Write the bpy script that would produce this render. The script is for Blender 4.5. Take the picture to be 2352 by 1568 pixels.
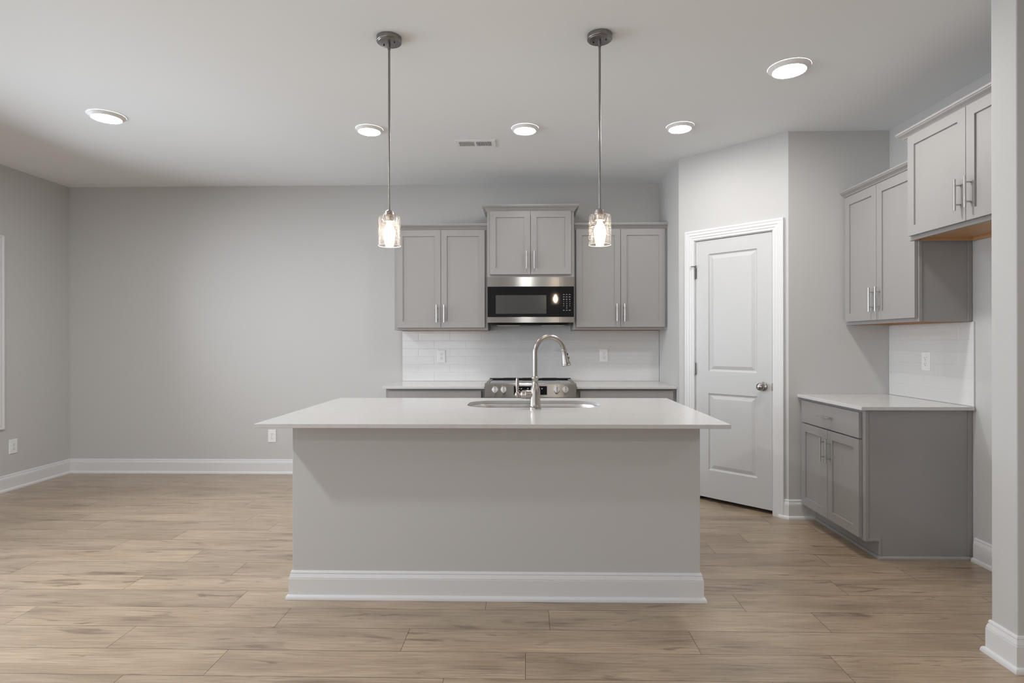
import bpy, bmesh, math, random
from mathutils import Vector, Matrix
random.seed(7)
for o in list(bpy.data.objects):
    bpy.data.objects.remove(o)
SC = bpy.context.scene
COL = SC.collection
PI = math.pi

# ------------------------------------------------------------------ camera, world, exposure
W_PX, H_PX = 2352, 1568
F_PX, CX, CY, YAW, ROLL, CAM_H = 1311.05, 1184.21, 782.58, 0.0214, -0.0014, 1.2621
cam = bpy.data.cameras.new('camera')
cam_ob = bpy.data.objects.new('camera', cam)
COL.objects.link(cam_ob)
cam.sensor_fit = 'HORIZONTAL'
cam.sensor_width = 36.0
cam.lens = F_PX / W_PX * 36.0
cam.shift_x = -(CX - W_PX / 2) / W_PX
cam.shift_y = (CY - H_PX / 2) / W_PX
cam.clip_start = 0.02
cam_ob.matrix_world = (Matrix.Translation((0, 0, CAM_H)) @ Matrix.Rotation(YAW, 4, 'Z')
                       @ Matrix.Rotation(PI / 2, 4, 'X') @ Matrix.Rotation(ROLL, 4, 'Z'))
SC.camera = cam_ob

SC.view_settings.view_transform = 'Standard'
SC.view_settings.look = 'None'
SC.view_settings.gamma = 1.0
SC.view_settings.use_curve_mapping = False
SC.view_settings.exposure = 0.05
SC.cycles.use_denoising = True
SC.cycles.max_bounces = 12
SC.cycles.diffuse_bounces = 7
SC.cycles.glossy_bounces = 5
SC.cycles.transparent_max_bounces = 16
SC.cycles.caustics_reflective = False
SC.cycles.caustics_refractive = False
SC.cycles.sample_clamp_indirect = 6.0
SC.cycles.use_adaptive_sampling = False

world = bpy.data.worlds.new('sky')
SC.world = world
world.use_nodes = True
bg = world.node_tree.nodes['Background']
bg.inputs[0].default_value = (0.78, 0.88, 1.0, 1)
bg.inputs[1].default_value = 1.5

# daylight through the left wall, plus the added rear fill (position, size, power)
CAN_KITCHEN, CAN_DINING, CAN_RIGHT = 136.0, 222.0, 220.0      # LED lens radiance per switch zone
CAN_NEAR, CAN_LIVING = 590.0, 180.0
BULB_STRENGTH = 65.0
CAN_COLOR = (1.0, 0.980, 0.952)
CAN_COOL = (0.98, 0.985, 1.0)
DAY_LEFT, DAY_GLOW, DAY_DOOR, FILL_REAR = 185.0, 22.0, 40.0, 36.0


def daylight(name, loc, rot, sx, sy, power, color):
    l = bpy.data.lights.new(name, 'AREA')
    l.shape = 'RECTANGLE'
    l.size, l.size_y = sx, sy
    l.energy = power
    l.color = color
    o = bpy.data.objects.new(name, l)
    o.location = loc
    o.rotation_euler = rot
    o.visible_camera = True
    COL.objects.link(o)
    return o


# room measures (metres)
C = 2.743
XL, D = -4.405, 5.399            # left wall, back wall
XS, Y2 = 1.236, 4.697            # pantry side wall
X3, Y3 = 1.847, 4.084            # end of the angled pantry wall
XR = 2.555                       # right wall behind the cabinets
SX, SY0, SY1 = 1.8665, 2.2186, 2.3401   # stub wall
XE, YB = 4.6, -4.6               # unseen right and rear walls
CT = 0.882                       # counter height
CTT = 0.020

daylight('daylight_window_left', (XL - 0.5, 3.3, 1.80), (0, -PI / 2 + 0.42, 0), 1.8, 3.2, DAY_LEFT, (0.82, 0.91, 1.0))
daylight('skylight_window_left', (XL - 0.115, 3.3, 1.34), (0, -PI / 2, 0), 1.40, 2.4, DAY_GLOW, (0.82, 0.91, 1.0))
daylight('daylight_door_left', (XL + 0.33, -0.6, 1.15), (0, -PI / 2 + 0.3, 0), 2.0, 2.6, DAY_DOOR, (0.84, 0.92, 1.0))
daylight('fill_light_rear', (-2.7, YB + 0.03, 1.45), (PI / 2, 0, 0), 2.6, 1.5, FILL_REAR, (0.93, 0.96, 1.0))  # added soft fill from behind the camera, set at an invented window


# ------------------------------------------------------------------ materials
def new_mat(name):
    m = bpy.data.materials.new(name)
    m.use_nodes = True
    nt = m.node_tree
    return m, nt, nt.nodes['Principled BSDF']


def simple(name, col, rough=0.5, metal=0.0, bump=0.0, bscale=200.0, mottling=0.0, spec=0.5, coat=0.0):
    m, nt, b = new_mat(name)
    b.inputs['Base Color'].default_value = (*col, 1)
    b.inputs['Roughness'].default_value = rough
    b.inputs['Metallic'].default_value = metal
    b.inputs['Specular IOR Level'].default_value = spec
    if coat:
        b.inputs['Coat Weight'].default_value = coat
        b.inputs['Coat Roughness'].default_value = 0.05
    tc = nt.nodes.new('ShaderNodeTexCoord')
    if bump:
        n = nt.nodes.new('ShaderNodeTexNoise')
        n.inputs['Scale'].default_value = bscale
        n.inputs['Detail'].default_value = 3
        nt.links.new(tc.outputs['Object'], n.inputs['Vector'])
        bp = nt.nodes.new('ShaderNodeBump')
        bp.inputs['Strength'].default_value = bump
        bp.inputs['Distance'].default_value = 0.001
        nt.links.new(n.outputs['Fac'], bp.inputs['Height'])
        nt.links.new(bp.outputs['Normal'], b.inputs['Normal'])
    if mottling:
        n = nt.nodes.new('ShaderNodeTexNoise')
        n.inputs['Scale'].default_value = 3.0
        n.inputs['Detail'].default_value = 4
        nt.links.new(tc.outputs['Object'], n.inputs['Vector'])
        mx = nt.nodes.new('ShaderNodeMix')
        mx.data_type = 'RGBA'
        mx.inputs['A'].default_value = (*[c * (1 - mottling) for c in col], 1)
        mx.inputs['B'].default_value = (*[min(1, c * (1 + mottling)) for c in col], 1)
        nt.links.new(n.outputs['Fac'], mx.inputs['Factor'])
        nt.links.new(mx.outputs['Result'], b.inputs['Base Color'])
    return m


def brushed(name, col, rough, aniso, scale=(1, 1, 1)):
    m, nt, b = new_mat(name)
    b.inputs['Metallic'].default_value = 1
    b.inputs['Base Color'].default_value = (*col, 1)
    b.inputs['Anisotropic'].default_value = aniso
    tg = nt.nodes.new('ShaderNodeCombineXYZ')      # brushed sideways: highlights stretch up and down
    tg.inputs['Z'].default_value = 1.0
    nt.links.new(tg.outputs['Vector'], b.inputs['Tangent'])
    tc = nt.nodes.new('ShaderNodeTexCoord')
    mp = nt.nodes.new('ShaderNodeMapping')
    mp.inputs['Scale'].default_value = scale
    n = nt.nodes.new('ShaderNodeTexNoise')
    n.inputs['Scale'].default_value = 60
    n.inputs['Detail'].default_value = 3
    nt.links.new(tc.outputs['Object'], mp.inputs['Vector'])
    nt.links.new(mp.outputs['Vector'], n.inputs['Vector'])
    mr = nt.nodes.new('ShaderNodeMapRange')
    mr.inputs['To Min'].default_value = rough * 0.8
    mr.inputs['To Max'].default_value = rough * 1.2
    nt.links.new(n.outputs['Fac'], mr.inputs['Value'])
    nt.links.new(mr.outputs['Result'], b.inputs['Roughness'])
    return m


def steel_mat(name, col, rough, aniso):
    """sideways-brushed stainless steel: reflections stretch up and down"""
    m = bpy.data.materials.new(name)
    m.use_nodes = True
    nt = m.node_tree
    nt.nodes.clear()
    out = nt.nodes.new('ShaderNodeOutputMaterial')
    g = nt.nodes.new('ShaderNodeBsdfAnisotropic')
    g.inputs['Color'].default_value = (*col, 1)
    g.inputs['Anisotropy'].default_value = aniso
    tg = nt.nodes.new('ShaderNodeCombineXYZ')
    tg.inputs['X'].default_value = 1.0
    nt.links.new(tg.outputs['Vector'], g.inputs['Tangent'])
    tc = nt.nodes.new('ShaderNodeTexCoord')
    mp = nt.nodes.new('ShaderNodeMapping')
    mp.inputs['Scale'].default_value = (2, 40, 200)
    n = nt.nodes.new('ShaderNodeTexNoise')
    n.inputs['Scale'].default_value = 4
    nt.links.new(tc.outputs['Object'], mp.inputs['Vector'])
    nt.links.new(mp.outputs['Vector'], n.inputs['Vector'])
    mr = nt.nodes.new('ShaderNodeMapRange')
    mr.inputs['To Min'].default_value = rough * 0.9
    mr.inputs['To Max'].default_value = rough * 1.1
    nt.links.new(n.outputs['Fac'], mr.inputs['Value'])
    nt.links.new(mr.outputs['Result'], g.inputs['Roughness'])
    nt.links.new(g.outputs[0], out.inputs['Surface'])
    return m


def emission(name, col, strength):
    m, nt, b = new_mat(name)
    b.inputs['Base Color'].default_value = (*col, 1)
    b.inputs['Emission Color'].default_value = (*col, 1)
    b.inputs['Emission Strength'].default_value = strength
    return m


M = {}
M['wall'] = simple('wall_paint', (0.535, 0.530, 0.523), 0.75, bump=0.15, bscale=260, spec=0.3)
M['ceiling'] = simple('ceiling_paint', (0.85, 0.872, 0.89), 0.9, bump=0.15, bscale=220, spec=0.2)
M['trim'] = simple('trim_paint', (0.685, 0.685, 0.69), 0.35, bump=0.04, bscale=60)
M['door'] = simple('door_paint', (0.54, 0.54, 0.54), 0.4, bump=0.06, bscale=90)
M['cabinet'] = simple('cabinet_paint', (0.318, 0.305, 0.298), 0.38, bump=0.05, bscale=120)
M['maple'] = simple('maple_ply', (0.54, 0.31, 0.15), 0.45, mottling=0.12)
M['can_trim'] = simple('can_trim', (0.86, 0.86, 0.86), 0.5)
M['plastic'] = simple('white_plastic', (0.80, 0.80, 0.80), 0.3)
M['dark'] = simple('dark_cavity', (0.015, 0.015, 0.015), 0.6)
M['screw'] = simple('screw_head', (0.6, 0.6, 0.58), 0.35, 0.6)
M['black'] = simple('black_glass', (0.008, 0.008, 0.009), 0.045, spec=0.5)
M['black_enamel'] = simple('black_enamel', (0.010, 0.010, 0.010), 0.35, spec=0.3)
M['window_mesh'] = simple('oven_window_mesh', (0.055, 0.055, 0.055), 0.16, spec=0.5)
M['legend'] = simple('panel_print', (0.62, 0.62, 0.62), 0.5)
M['grout'] = simple('grout', (0.645, 0.645, 0.645), 0.9)
M['tile'] = simple('white_tile', (0.66, 0.66, 0.66), 0.14, bump=0.015, bscale=12)
M['steel'] = steel_mat('brushed_steel', (0.56, 0.55, 0.54), 0.29, 0.74)
M['sink_steel'] = brushed('sink_steel', (0.62, 0.61, 0.60), 0.36, 0.3)
M['nickel'] = brushed('brushed_nickel', (0.42, 0.385, 0.36), 0.30, 0.0)
M['pull'] = brushed('satin_nickel', (0.58, 0.565, 0.55), 0.30, 0.0)
M['knobsteel'] = brushed('knob_steel', (0.90, 0.89, 0.88), 0.38, 0.0)
M['darknickel'] = brushed('aged_nickel', (0.36, 0.34, 0.32), 0.2, 0.0)
M['canopy'] = brushed('canopy_nickel', (0.27, 0.26, 0.25), 0.32, 0.0)
for k_, v_ in (('kitchen', CAN_KITCHEN), ('dining', CAN_DINING), ('right', CAN_RIGHT), ('near', CAN_NEAR), ('living', CAN_LIVING)):
    M['lens_' + k_] = emission('led_lens_' + k_, CAN_COOL if k_ in ('dining', 'near') else CAN_COLOR, v_)
M['bulb'] = emission('warm_bulb', (1.0, 0.80, 0.58), BULB_STRENGTH)


def quartz():
    m, nt, b = new_mat('white_quartz')
    b.inputs['Roughness'].default_value = 0.16
    tc = nt.nodes.new('ShaderNodeTexCoord')
    n = nt.nodes.new('ShaderNodeTexNoise')
    n.inputs['Scale'].default_value = 2.2
    n.inputs['Detail'].default_value = 6
    n.inputs['Distortion'].default_value = 1.4
    nt.links.new(tc.outputs['Object'], n.inputs['Vector'])
    cr = nt.nodes.new('ShaderNodeValToRGB')
    e = cr.color_ramp.elements
    e[0].position, e[0].color = 0.0, (0.585, 0.575, 0.563, 1)
    e[1].position, e[1].color = 1.0, (0.585, 0.575, 0.563, 1)
    for p, c in ((0.485, 0.585), (0.5, 0.555), (0.515, 0.585)):
        x = cr.color_ramp.elements.new(p)
        x.color = (c, c * 0.985, c * 0.965, 1)
    nt.links.new(n.outputs['Fac'], cr.inputs['Fac'])
    nt.links.new(cr.outputs['Color'], b.inputs['Base Color'])
    return m


M['quartz'] = quartz()


def seeded_glass():
    m = bpy.data.materials.new('seeded_glass')
    m.use_nodes = True
    nt = m.node_tree
    nt.nodes.clear()
    out = nt.nodes.new('ShaderNodeOutputMaterial')
    tr = nt.nodes.new('ShaderNodeBsdfTransparent')
    tr.inputs['Color'].default_value = (0.985, 0.985, 0.985, 1)
    gl = nt.nodes.new('ShaderNodeBsdfGlossy')
    gl.inputs['Roughness'].default_value = 0.03
    lw = nt.nodes.new('ShaderNodeLayerWeight')
    pw = nt.nodes.new('ShaderNodeMath')
    pw.operation = 'POWER'
    pw.inputs[1].default_value = 5.0
    nt.links.new(lw.outputs['Facing'], pw.inputs[0])
    fr = nt.nodes.new('ShaderNodeMapRange')
    fr.inputs['To Min'].default_value = 0.025
    fr.inputs['To Max'].default_value = 0.55
    nt.links.new(pw.outputs[0], fr.inputs['Value'])
    mix = nt.nodes.new('ShaderNodeMixShader')
    nt.links.new(fr.outputs[0], mix.inputs[0])
    nt.links.new(tr.outputs[0], mix.inputs[1])
    nt.links.new(gl.outputs[0], mix.inputs[2])
    # air bubbles: small bright specks that catch the bulb's light
    tc = nt.nodes.new('ShaderNodeTexCoord')
    vo = nt.nodes.new('ShaderNodeTexVoronoi')
    vo.inputs['Scale'].default_value = 260
    nt.links.new(tc.outputs['Object'], vo.inputs['Vector'])
    lt = nt.nodes.new('ShaderNodeMath')
    lt.operation = 'LESS_THAN'
    lt.inputs[1].default_value = 0.20
    nt.links.new(vo.outputs['Distance'], lt.inputs[0])
    df = nt.nodes.new('ShaderNodeBsdfTranslucent')
    df.inputs['Color'].default_value = (0.95, 0.93, 0.9, 1)
    ml = nt.nodes.new('ShaderNodeMath')
    ml.operation = 'MULTIPLY'
    ml.inputs[1].default_value = 0.45
    nt.links.new(lt.outputs[0], ml.inputs[0])
    mix2 = nt.nodes.new('ShaderNodeMixShader')
    nt.links.new(ml.outputs[0], mix2.inputs[0])
    nt.links.new(mix.outputs[0], mix2.inputs[1])
    nt.links.new(df.outputs[0], mix2.inputs[2])
    nt.links.new(mix2.outputs[0], out.inputs['Surface'])
    return m


M['glass'] = seeded_glass()


def lit_rim():  # white stands in for the bulb light gathered in the clear glass edge
    m = bpy.data.materials.new('lit_edge_white')
    m.use_nodes = True
    nt = m.node_tree
    nt.nodes.clear()
    out = nt.nodes.new('ShaderNodeOutputMaterial')
    a = nt.nodes.new('ShaderNodeBsdfTranslucent')
    d = nt.nodes.new('ShaderNodeBsdfDiffuse')
    a.inputs['Color'].default_value = (0.95, 0.95, 0.95, 1)
    d.inputs['Color'].default_value = (0.9, 0.9, 0.9, 1)
    mx = nt.nodes.new('ShaderNodeMixShader')
    nt.links.new(a.outputs[0], mx.inputs[1])
    nt.links.new(d.outputs[0], mx.inputs[2])
    nt.links.new(mx.outputs[0], out.inputs['Surface'])
    return m


M['glass_rim'] = lit_rim()


def clear_pane():
    m = bpy.data.materials.new('window_glass')
    m.use_nodes = True
    nt = m.node_tree
    nt.nodes.clear()
    out = nt.nodes.new('ShaderNodeOutputMaterial')
    tr = nt.nodes.new('ShaderNodeBsdfTransparent')
    gl = nt.nodes.new('ShaderNodeBsdfGlossy')
    gl.inputs['Roughness'].default_value = 0.02
    fr = nt.nodes.new('ShaderNodeFresnel')
    mix = nt.nodes.new('ShaderNodeMixShader')
    nt.links.new(fr.outputs[0], mix.inputs[0])
    nt.links.new(tr.outputs[0], mix.inputs[1])
    nt.links.new(gl.outputs[0], mix.inputs[2])
    nt.links.new(mix.outputs[0], out.inputs['Surface'])
    return m


M['pane'] = clear_pane()


def plank_mat():
    m, nt, b = new_mat('oak_vinyl_plank')
    N = nt.nodes.new
    L = nt.links.new
    b.inputs['Specular IOR Level'].default_value = 0.6
    b.inputs['Coat Weight'].default_value = 0.6
    b.inputs['Coat Roughness'].default_value = 0.33
    uv = N('ShaderNodeUVMap')
    uv.uv_map = 'plank'
    at = N('ShaderNodeAttribute')
    at.attribute_name = 'tone'

    def noise(scale, detail, rough, dist, mscale):
        mp = N('ShaderNodeMapping')
        mp.inputs['Scale'].default_value = mscale
        L(uv.outputs['UV'], mp.inputs['Vector'])
        n = N('ShaderNodeTexNoise')
        n.inputs['Scale'].default_value = scale
        n.inputs['Detail'].default_value = detail
        n.inputs['Roughness'].default_value = rough
        n.inputs['Distortion'].default_value = dist
        L(mp.outputs['Vector'], n.inputs['Vector'])
        return n

    def mix(fac, a, bb, blend='MIX'):
        x = N('ShaderNodeMix')
        x.data_type = 'RGBA'
        x.blend_type = blend
        for s, v in (('A', a), ('B', bb)):
            if isinstance(v, tuple):
                x.inputs[s].default_value = v
            else:
                L(v, x.inputs[s])
        if isinstance(fac, float):
            x.inputs['Factor'].default_value = fac
        else:
            L(fac, x.inputs['Factor'])
        return x.outputs['Result']

    def ramp(src, p0, p1, c0=0.0, c1=1.0):
        r = N('ShaderNodeMapRange')
        r.interpolation_type = 'SMOOTHSTEP'
        r.inputs['From Min'].default_value = p0
        r.inputs['From Max'].default_value = p1
        r.inputs['To Min'].default_value = c0
        r.inputs['To Max'].default_value = c1
        L(src, r.inputs['Value'])
        return r.outputs['Result']

    broad = noise(3.0, 3, 0.5, 0.6, (0.55, 3.2, 1))
    fine = noise(22.0, 6, 0.62, 0.3, (0.22, 6.0, 1))
    fibre = noise(90.0, 3, 0.6, 0.0, (0.10, 5.0, 1))
    knots = noise(3.4, 4, 0.55, 1.6, (0.75, 4.6, 1))
    base = mix(ramp(broad.outputs['Fac'], 0.3, 0.7), (0.368, 0.272, 0.180, 1), (0.505, 0.388, 0.272, 1))
    base = mix(ramp(fine.outputs['Fac'], 0.34, 0.64, 0.55, 0.0), base, (0.205, 0.150, 0.100, 1))
    base = mix(ramp(fibre.outputs['Fac'], 0.4, 0.7, 0.22, 0.0), base, (0.23, 0.165, 0.112, 1))
    base = mix(ramp(knots.outputs['Fac'], 0.56, 0.74, 0.0, 0.8), base, (0.130, 0.088, 0.058, 1))
    # knots: dark eyes with a ring, only in some cells
    mpk = N('ShaderNodeMapping')
    mpk.inputs['Scale'].default_value = (1.5, 5.6, 1)
    L(uv.outputs['UV'], mpk.inputs['Vector'])
    wob = noise(9.0, 3, 0.5, 0.0, (0.5, 2.0, 1))
    add = N('ShaderNodeMixRGB')
    add.blend_type = 'ADD'
    add.inputs['Fac'].default_value = 0.22
    L(mpk.outputs['Vector'], add.inputs['Color1'])
    L(wob.outputs['Color'], add.inputs['Color2'])
    vk = N('ShaderNodeTexVoronoi')
    vk.voronoi_dimensions = '2D'
    vk.inputs['Scale'].default_value = 1.0
    L(add.outputs['Color'], vk.inputs['Vector'])
    sep = N('ShaderNodeSeparateColor')
    L(vk.outputs['Color'], sep.inputs['Color'])
    pick = ramp(sep.outputs['Red'], 0.52, 0.75)
    eye = ramp(vk.outputs['Distance'], 0.03, 0.17, 0.75, 0.0)
    halo = ramp(vk.outputs['Distance'], 0.10, 0.42, 0.34, 0.0)
    mxk = N('ShaderNodeMath')
    mxk.operation = 'MAXIMUM'
    L(eye, mxk.inputs[0])
    L(halo, mxk.inputs[1])
    mlk = N('ShaderNodeMath')
    mlk.operation = 'MULTIPLY'
    L(mxk.outputs[0], mlk.inputs[0])
    L(pick, mlk.inputs[1])
    grn = N('ShaderNodeMath')
    grn.operation = 'MULTIPLY'
    L(mlk.outputs[0], grn.inputs[0])
    L(ramp(fine.outputs['Fac'], 0.32, 0.62, 1.15, 0.45), grn.inputs[1])
    base = mix(grn.outputs[0], base, (0.115, 0.078, 0.050, 1))
    tone = N('ShaderNodeMapRange')
    tone.inputs['To Min'].default_value = 0.90
    tone.inputs['To Max'].default_value = 1.08
    L(at.outputs['Fac'], tone.inputs['Value'])
    base = mix(1.0, base, tone.outputs['Result'], 'MULTIPLY')
    L(base, b.inputs['Base Color'])
    L(ramp(fine.outputs['Fac'], 0.3, 0.7, 0.40, 0.30), b.inputs['Roughness'])
    bp = N('ShaderNodeBump')
    bp.inputs['Strength'].default_value = 0.12
    bp.inputs['Distance'].default_value = 0.001
    L(fine.outputs['Fac'], bp.inputs['Height'])
    L(bp.outputs['Normal'], b.inputs['Normal'])
    return m


M['plank'] = plank_mat()


# ------------------------------------------------------------------ mesh helpers
class MB:
    """collects shapes and links them as ONE mesh object"""

    def __init__(self):
        self.bm = bmesh.new()

    def face(self, pts):
        return self.bm.faces.new([self.bm.verts.new(p) for p in pts])

    def box(self, x0, x1, y0, y1, z0, z1):
        v = [self.bm.verts.new((x, y, z)) for z in (z0, z1) for y in (y0, y1) for x in (x0, x1)]
        for f in ((0, 2, 3, 1), (4, 5, 7, 6), (0, 1, 5, 4), (2, 6, 7, 3), (0, 4, 6, 2), (1, 3, 7, 5)):
            self.bm.faces.new([v[i] for i in f])
        return self

    def loft(self, rings, cap0=False, cap1=False, closed=True):
        vs = [[self.bm.verts.new(p) for p in r] for r in rings]
        n = len(vs[0])
        for a, b in zip(vs, vs[1:]):
            for i in range(n if closed else n - 1):
                j = (i + 1) % n
                self.bm.faces.new((a[i], a[j], b[j], b[i]))
        if cap0:
            self.bm.faces.new(vs[0][::-1])
        if cap1:
            self.bm.faces.new(vs[-1])
        return self

    def lathe(self, prof, seg=32, mat=None, caps=(True, True)):
        """prof: list of (r, z) about the local z axis, moved by matrix mat"""
        rings = []
        for r, z in prof:
            rings.append([(r * math.cos(2 * PI * i / seg), r * math.sin(2 * PI * i / seg), z) for i in range(seg)])
        if mat is not None:
            rings = [[tuple(mat @ Vector(p)) for p in r] for r in rings]
        return self.loft(rings, caps[0], caps[1])

    def tube(self, pts, rad, seg=12, cap=True):
        pts = [Vector(p) for p in pts]
        rads = rad if isinstance(rad, (list, tuple)) else [rad] * len(pts)
        rings = []
        up = None
        for i, p in enumerate(pts):
            t = (pts[min(i + 1, len(pts) - 1)] - pts[max(i - 1, 0)]).normalized()
            if up is None:
                up = Vector((0, 0, 1)) if abs(t.z) < 0.9 else Vector((0, 1, 0))
            s = t.cross(up)
            if s.length < 1e-6:
                s = t.cross(Vector((1, 0, 0)))
            s.normalize()
            up = s.cross(t).normalized()
            rings.append([tuple(p + (s * math.cos(2 * PI * k / seg) + up * math.sin(2 * PI * k / seg)) * rads[i])
                          for k in range(seg)])
        return self.loft(rings, cap, cap)

    def sweep(self, path, prof, side=1, segs=None, closed_prof=True, caps=True, closed_path=False):
        """sweep a (out, z) profile along a floor-plan polyline with mitred corners; side=+1: out is to the left"""
        P = [Vector((p[0], p[1])) for p in path]
        n = len(P)

        def nrm(a, b):
            d = (b - a).normalized()
            return Vector((-d.y, d.x)) * side

        mit = []
        for i in range(n):
            if closed_path:
                n0 = nrm(P[i - 1], P[i])
                n1 = nrm(P[i], P[(i + 1) % n])
            else:
                n0 = nrm(P[i - 1], P[i]) if i else None
                n1 = nrm(P[i], P[i + 1]) if i < n - 1 else None
            if n0 is None:
                m = n1
            elif n1 is None:
                m = n0
            else:
                m = (n0 + n1)
                m = m / max(1e-6, (1 + n0.dot(n1)))
            mit.append(m)
        cnt = n if closed_path else n - 1
        for i in (segs if segs is not None else range(cnt)):
            j = (i + 1) % n
            r0 = [(P[i].x + mit[i].x * o, P[i].y + mit[i].y * o, z) for o, z in prof]
            r1 = [(P[j].x + mit[j].x * o, P[j].y + mit[j].y * o, z) for o, z in prof]
            self.loft([r0, r1], caps, caps, closed_prof)
        return self

    def build(self, name, mat, parent=None, smooth=False, bevel=0.0, bseg=2, loc=None):
        bmesh.ops.recalc_face_normals(self.bm, faces=self.bm.faces[:])
        me = bpy.data.meshes.new(name)
        self.bm.to_mesh(me)
        self.bm.free()
        o = bpy.data.objects.new(name, me)
        COL.objects.link(o)
        if isinstance(mat, (list, tuple)):
            for m in mat:
                me.materials.append(m)
        else:
            me.materials.append(mat)
        if parent:
            o.parent = parent
        if loc:
            o.location = loc
        if smooth:
            for p in me.polygons:
                p.use_smooth = True
            e = o.modifiers.new('split', 'EDGE_SPLIT')
            e.split_angle = math.radians(38)
        if bevel:
            b = o.modifiers.new('edge', 'BEVEL')
            b.width = bevel
            b.segments = bseg
            b.limit_method = 'ANGLE'
            b.angle_limit = math.radians(40)
            b.harden_normals = False
        return o


def thing(name, label, cat, loc=(0, 0, 0), rz=0.0, group=None):
    o = bpy.data.objects.new(name, None)
    o.empty_display_size = 0.1
    COL.objects.link(o)
    o.location = loc
    o.rotation_euler = (0, 0, rz)
    o['label'] = label
    o['category'] = cat
    if group:
        o['group'] = group
    return o


def tag(o, label, cat, group=None):
    o['label'] = label
    o['category'] = cat
    if group:
        o['group'] = group
    return o


def struct(o, label=None, cat=None):
    o['kind'] = 'structure'
    if label:
        o['label'] = label
    if cat:
        o['category'] = cat
    return o


def dup(root, loc, rz=None, label=None, group=None):
    r = root.copy()
    COL.objects.link(r)
    r.location = loc
    if rz is not None:
        r.rotation_euler = (0, 0, rz)
    if label:
        r['label'] = label
    if group:
        r['group'] = group
    for ch in list(root.children):
        c = ch.copy()
        COL.objects.link(c)
        c.parent = r
        for g in list(ch.children):
            d = g.copy()
            COL.objects.link(d)
            d.parent = c
    return r


# ------------------------------------------------------------------ the room
# floor: planks 1.22 x 0.183 m laid left to right
PL, PW, ROW0 = 1.217, 0.1825, 2.130
KNOWN = {-1: 0.901, 0: 1.206, 1: 0.697, 2: 0.095, 3: 1.015, 4: 0.37, 5: 0.831, 6: 0.471, 7: 1.11, 8: 0.159, 10: 0.456}
bm = bmesh.new()
uvl = bm.loops.layers.uv.new('plank')
tone = bm.faces.layers.float.new('tone')
gap = 0.0008


def floor_quad(x0, x1, y0, y1, z, mi):
    f = bm.faces.new([bm.verts.new(p) for p in ((x0, y0, z), (x1, y0, z), (x1, y1, z), (x0, y1, z))])
    f.material_index = mi
    return f


floor_quad(XL, XE, YB, D, -0.0015, 1)
r = int((YB - ROW0) / PW) - 1
while ROW0 + r * PW < D:
    y0, y1 = max(YB, ROW0 + r * PW), min(D, ROW0 + (r + 1) * PW)
    off = KNOWN.get(r, random.uniform(0, PL))
    k = math.floor((XL - off) / PL)
    while off + k * PL < XE:
        x0, x1 = max(XL, off + k * PL), min(XE, off + (k + 1) * PL)
        if x1 - x0 > 0.01 and y1 - y0 > 0.01:
            f = floor_quad(x0 + gap, x1 - gap, y0 + gap, y1 - gap, 0.0, 0)
            f[tone] = random.random()
            du, dv = random.uniform(0, 90), random.uniform(0, 90)
            for lp in f.loops:
                lp[uvl].uv = (lp.vert.co.x - x0 + du, lp.vert.co.y - y0 + dv)
        k += 1
    r += 1
me = bpy.data.meshes.new('floor')
bm.to_mesh(me)
bm.free()
me.materials.append(M['plank'])
me.materials.append(simple('plank_seam', (0.09, 0.07, 0.055), 0.8))
fl = bpy.data.objects.new('floor', me)
COL.objects.link(fl)
struct(fl)

b = MB()
b.box(XL - 0.15, XE + 0.15, YB - 0.15, D + 0.15, C, C + 0.12)
struct(b.build('ceiling', M['ceiling']))

T = 0.12
b = MB()
b.box(XL - T, XE, D, D + T, -0.02, C)
struct(b.build('wall_back', M['wall']))

# left wall with a window opening (only the far casing is in view) and a glazed door further back
WY0, WY1, WZ0, WZ1 = 2.05, 4.607, 0.618, 2.061
GY0, GY1, GZ1 = -1.9, 0.7, 2.10
b = MB()
for y0, y1, z0, z1 in ((YB, GY0, -0.02, C), (GY1, WY0, -0.02, C), (WY1, D, -0.02, C), (GY0, GY1, GZ1, C),
                       (WY0, WY1, -0.02, WZ0), (WY0, WY1, WZ1, C)):
    b.box(XL - T, XL, y0, y1, z0, z1)
struct(b.build('wall_left', M['wall']))
b = MB()
b.box(XL - T, XE + T, YB - T, YB, -0.02, 0.7)
b.box(XL - T, XE + T, YB - T, YB, 2.2, C)
b.box(XL - T, -4.0, YB - T, YB, 0.7, 2.2)
b.box(-1.4, XE + T, YB - T, YB, 0.7, 2.2)
struct(b.build('wall_front', M['wall']))
b = MB()
b.box(XE, XE + T, YB, D, -0.02, C)
struct(b.build('wall_side', M['wall']))
b = MB()
b.box(XR, XR + T, SY1, Y3, -0.02, C)
struct(b.build('wall_right', M['wall']))
b = MB()
b.box(SX, XE, SY0, SY1, -0.02, C)
struct(b.build('wall_stub', M['wall'], bevel=0.004))

# pantry: side wall, angled wall with the door opening, wall facing the camera
b = MB()
b.box(XS, XS + 0.1, Y2 - 0.002, D, -0.02, C)
struct(b.build('wall_pantry_side', M['wall']))
b = MB()
b.box(X3, XR + T, Y3, Y3 + 0.1, -0.02, C)
struct(b.build('wall_pantry_front', M['wall']))
diag = Vector((X3 - XS, Y3 - Y2))
DL = diag.length
DA = math.atan2(diag.y, diag.x)


def diag_obj(o):
    o.location = (XS, Y2, 0)
    o.rotation_euler = (0, 0, DA)
    return o


S0, S1, DZ = 0.142, 0.756, 2.058       # door opening along the angled wall
b = MB()                                # local x along the wall, +y into the pantry
b.box(0, S0, 0, 0.1, -0.02, C)
b.box(S1, DL, 0, 0.1, -0.02, C)
b.box(S0, S1, 0, 0.1, DZ, C)
struct(diag_obj(b.build('wall_pantry_angled', M['wall'])))

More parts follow.
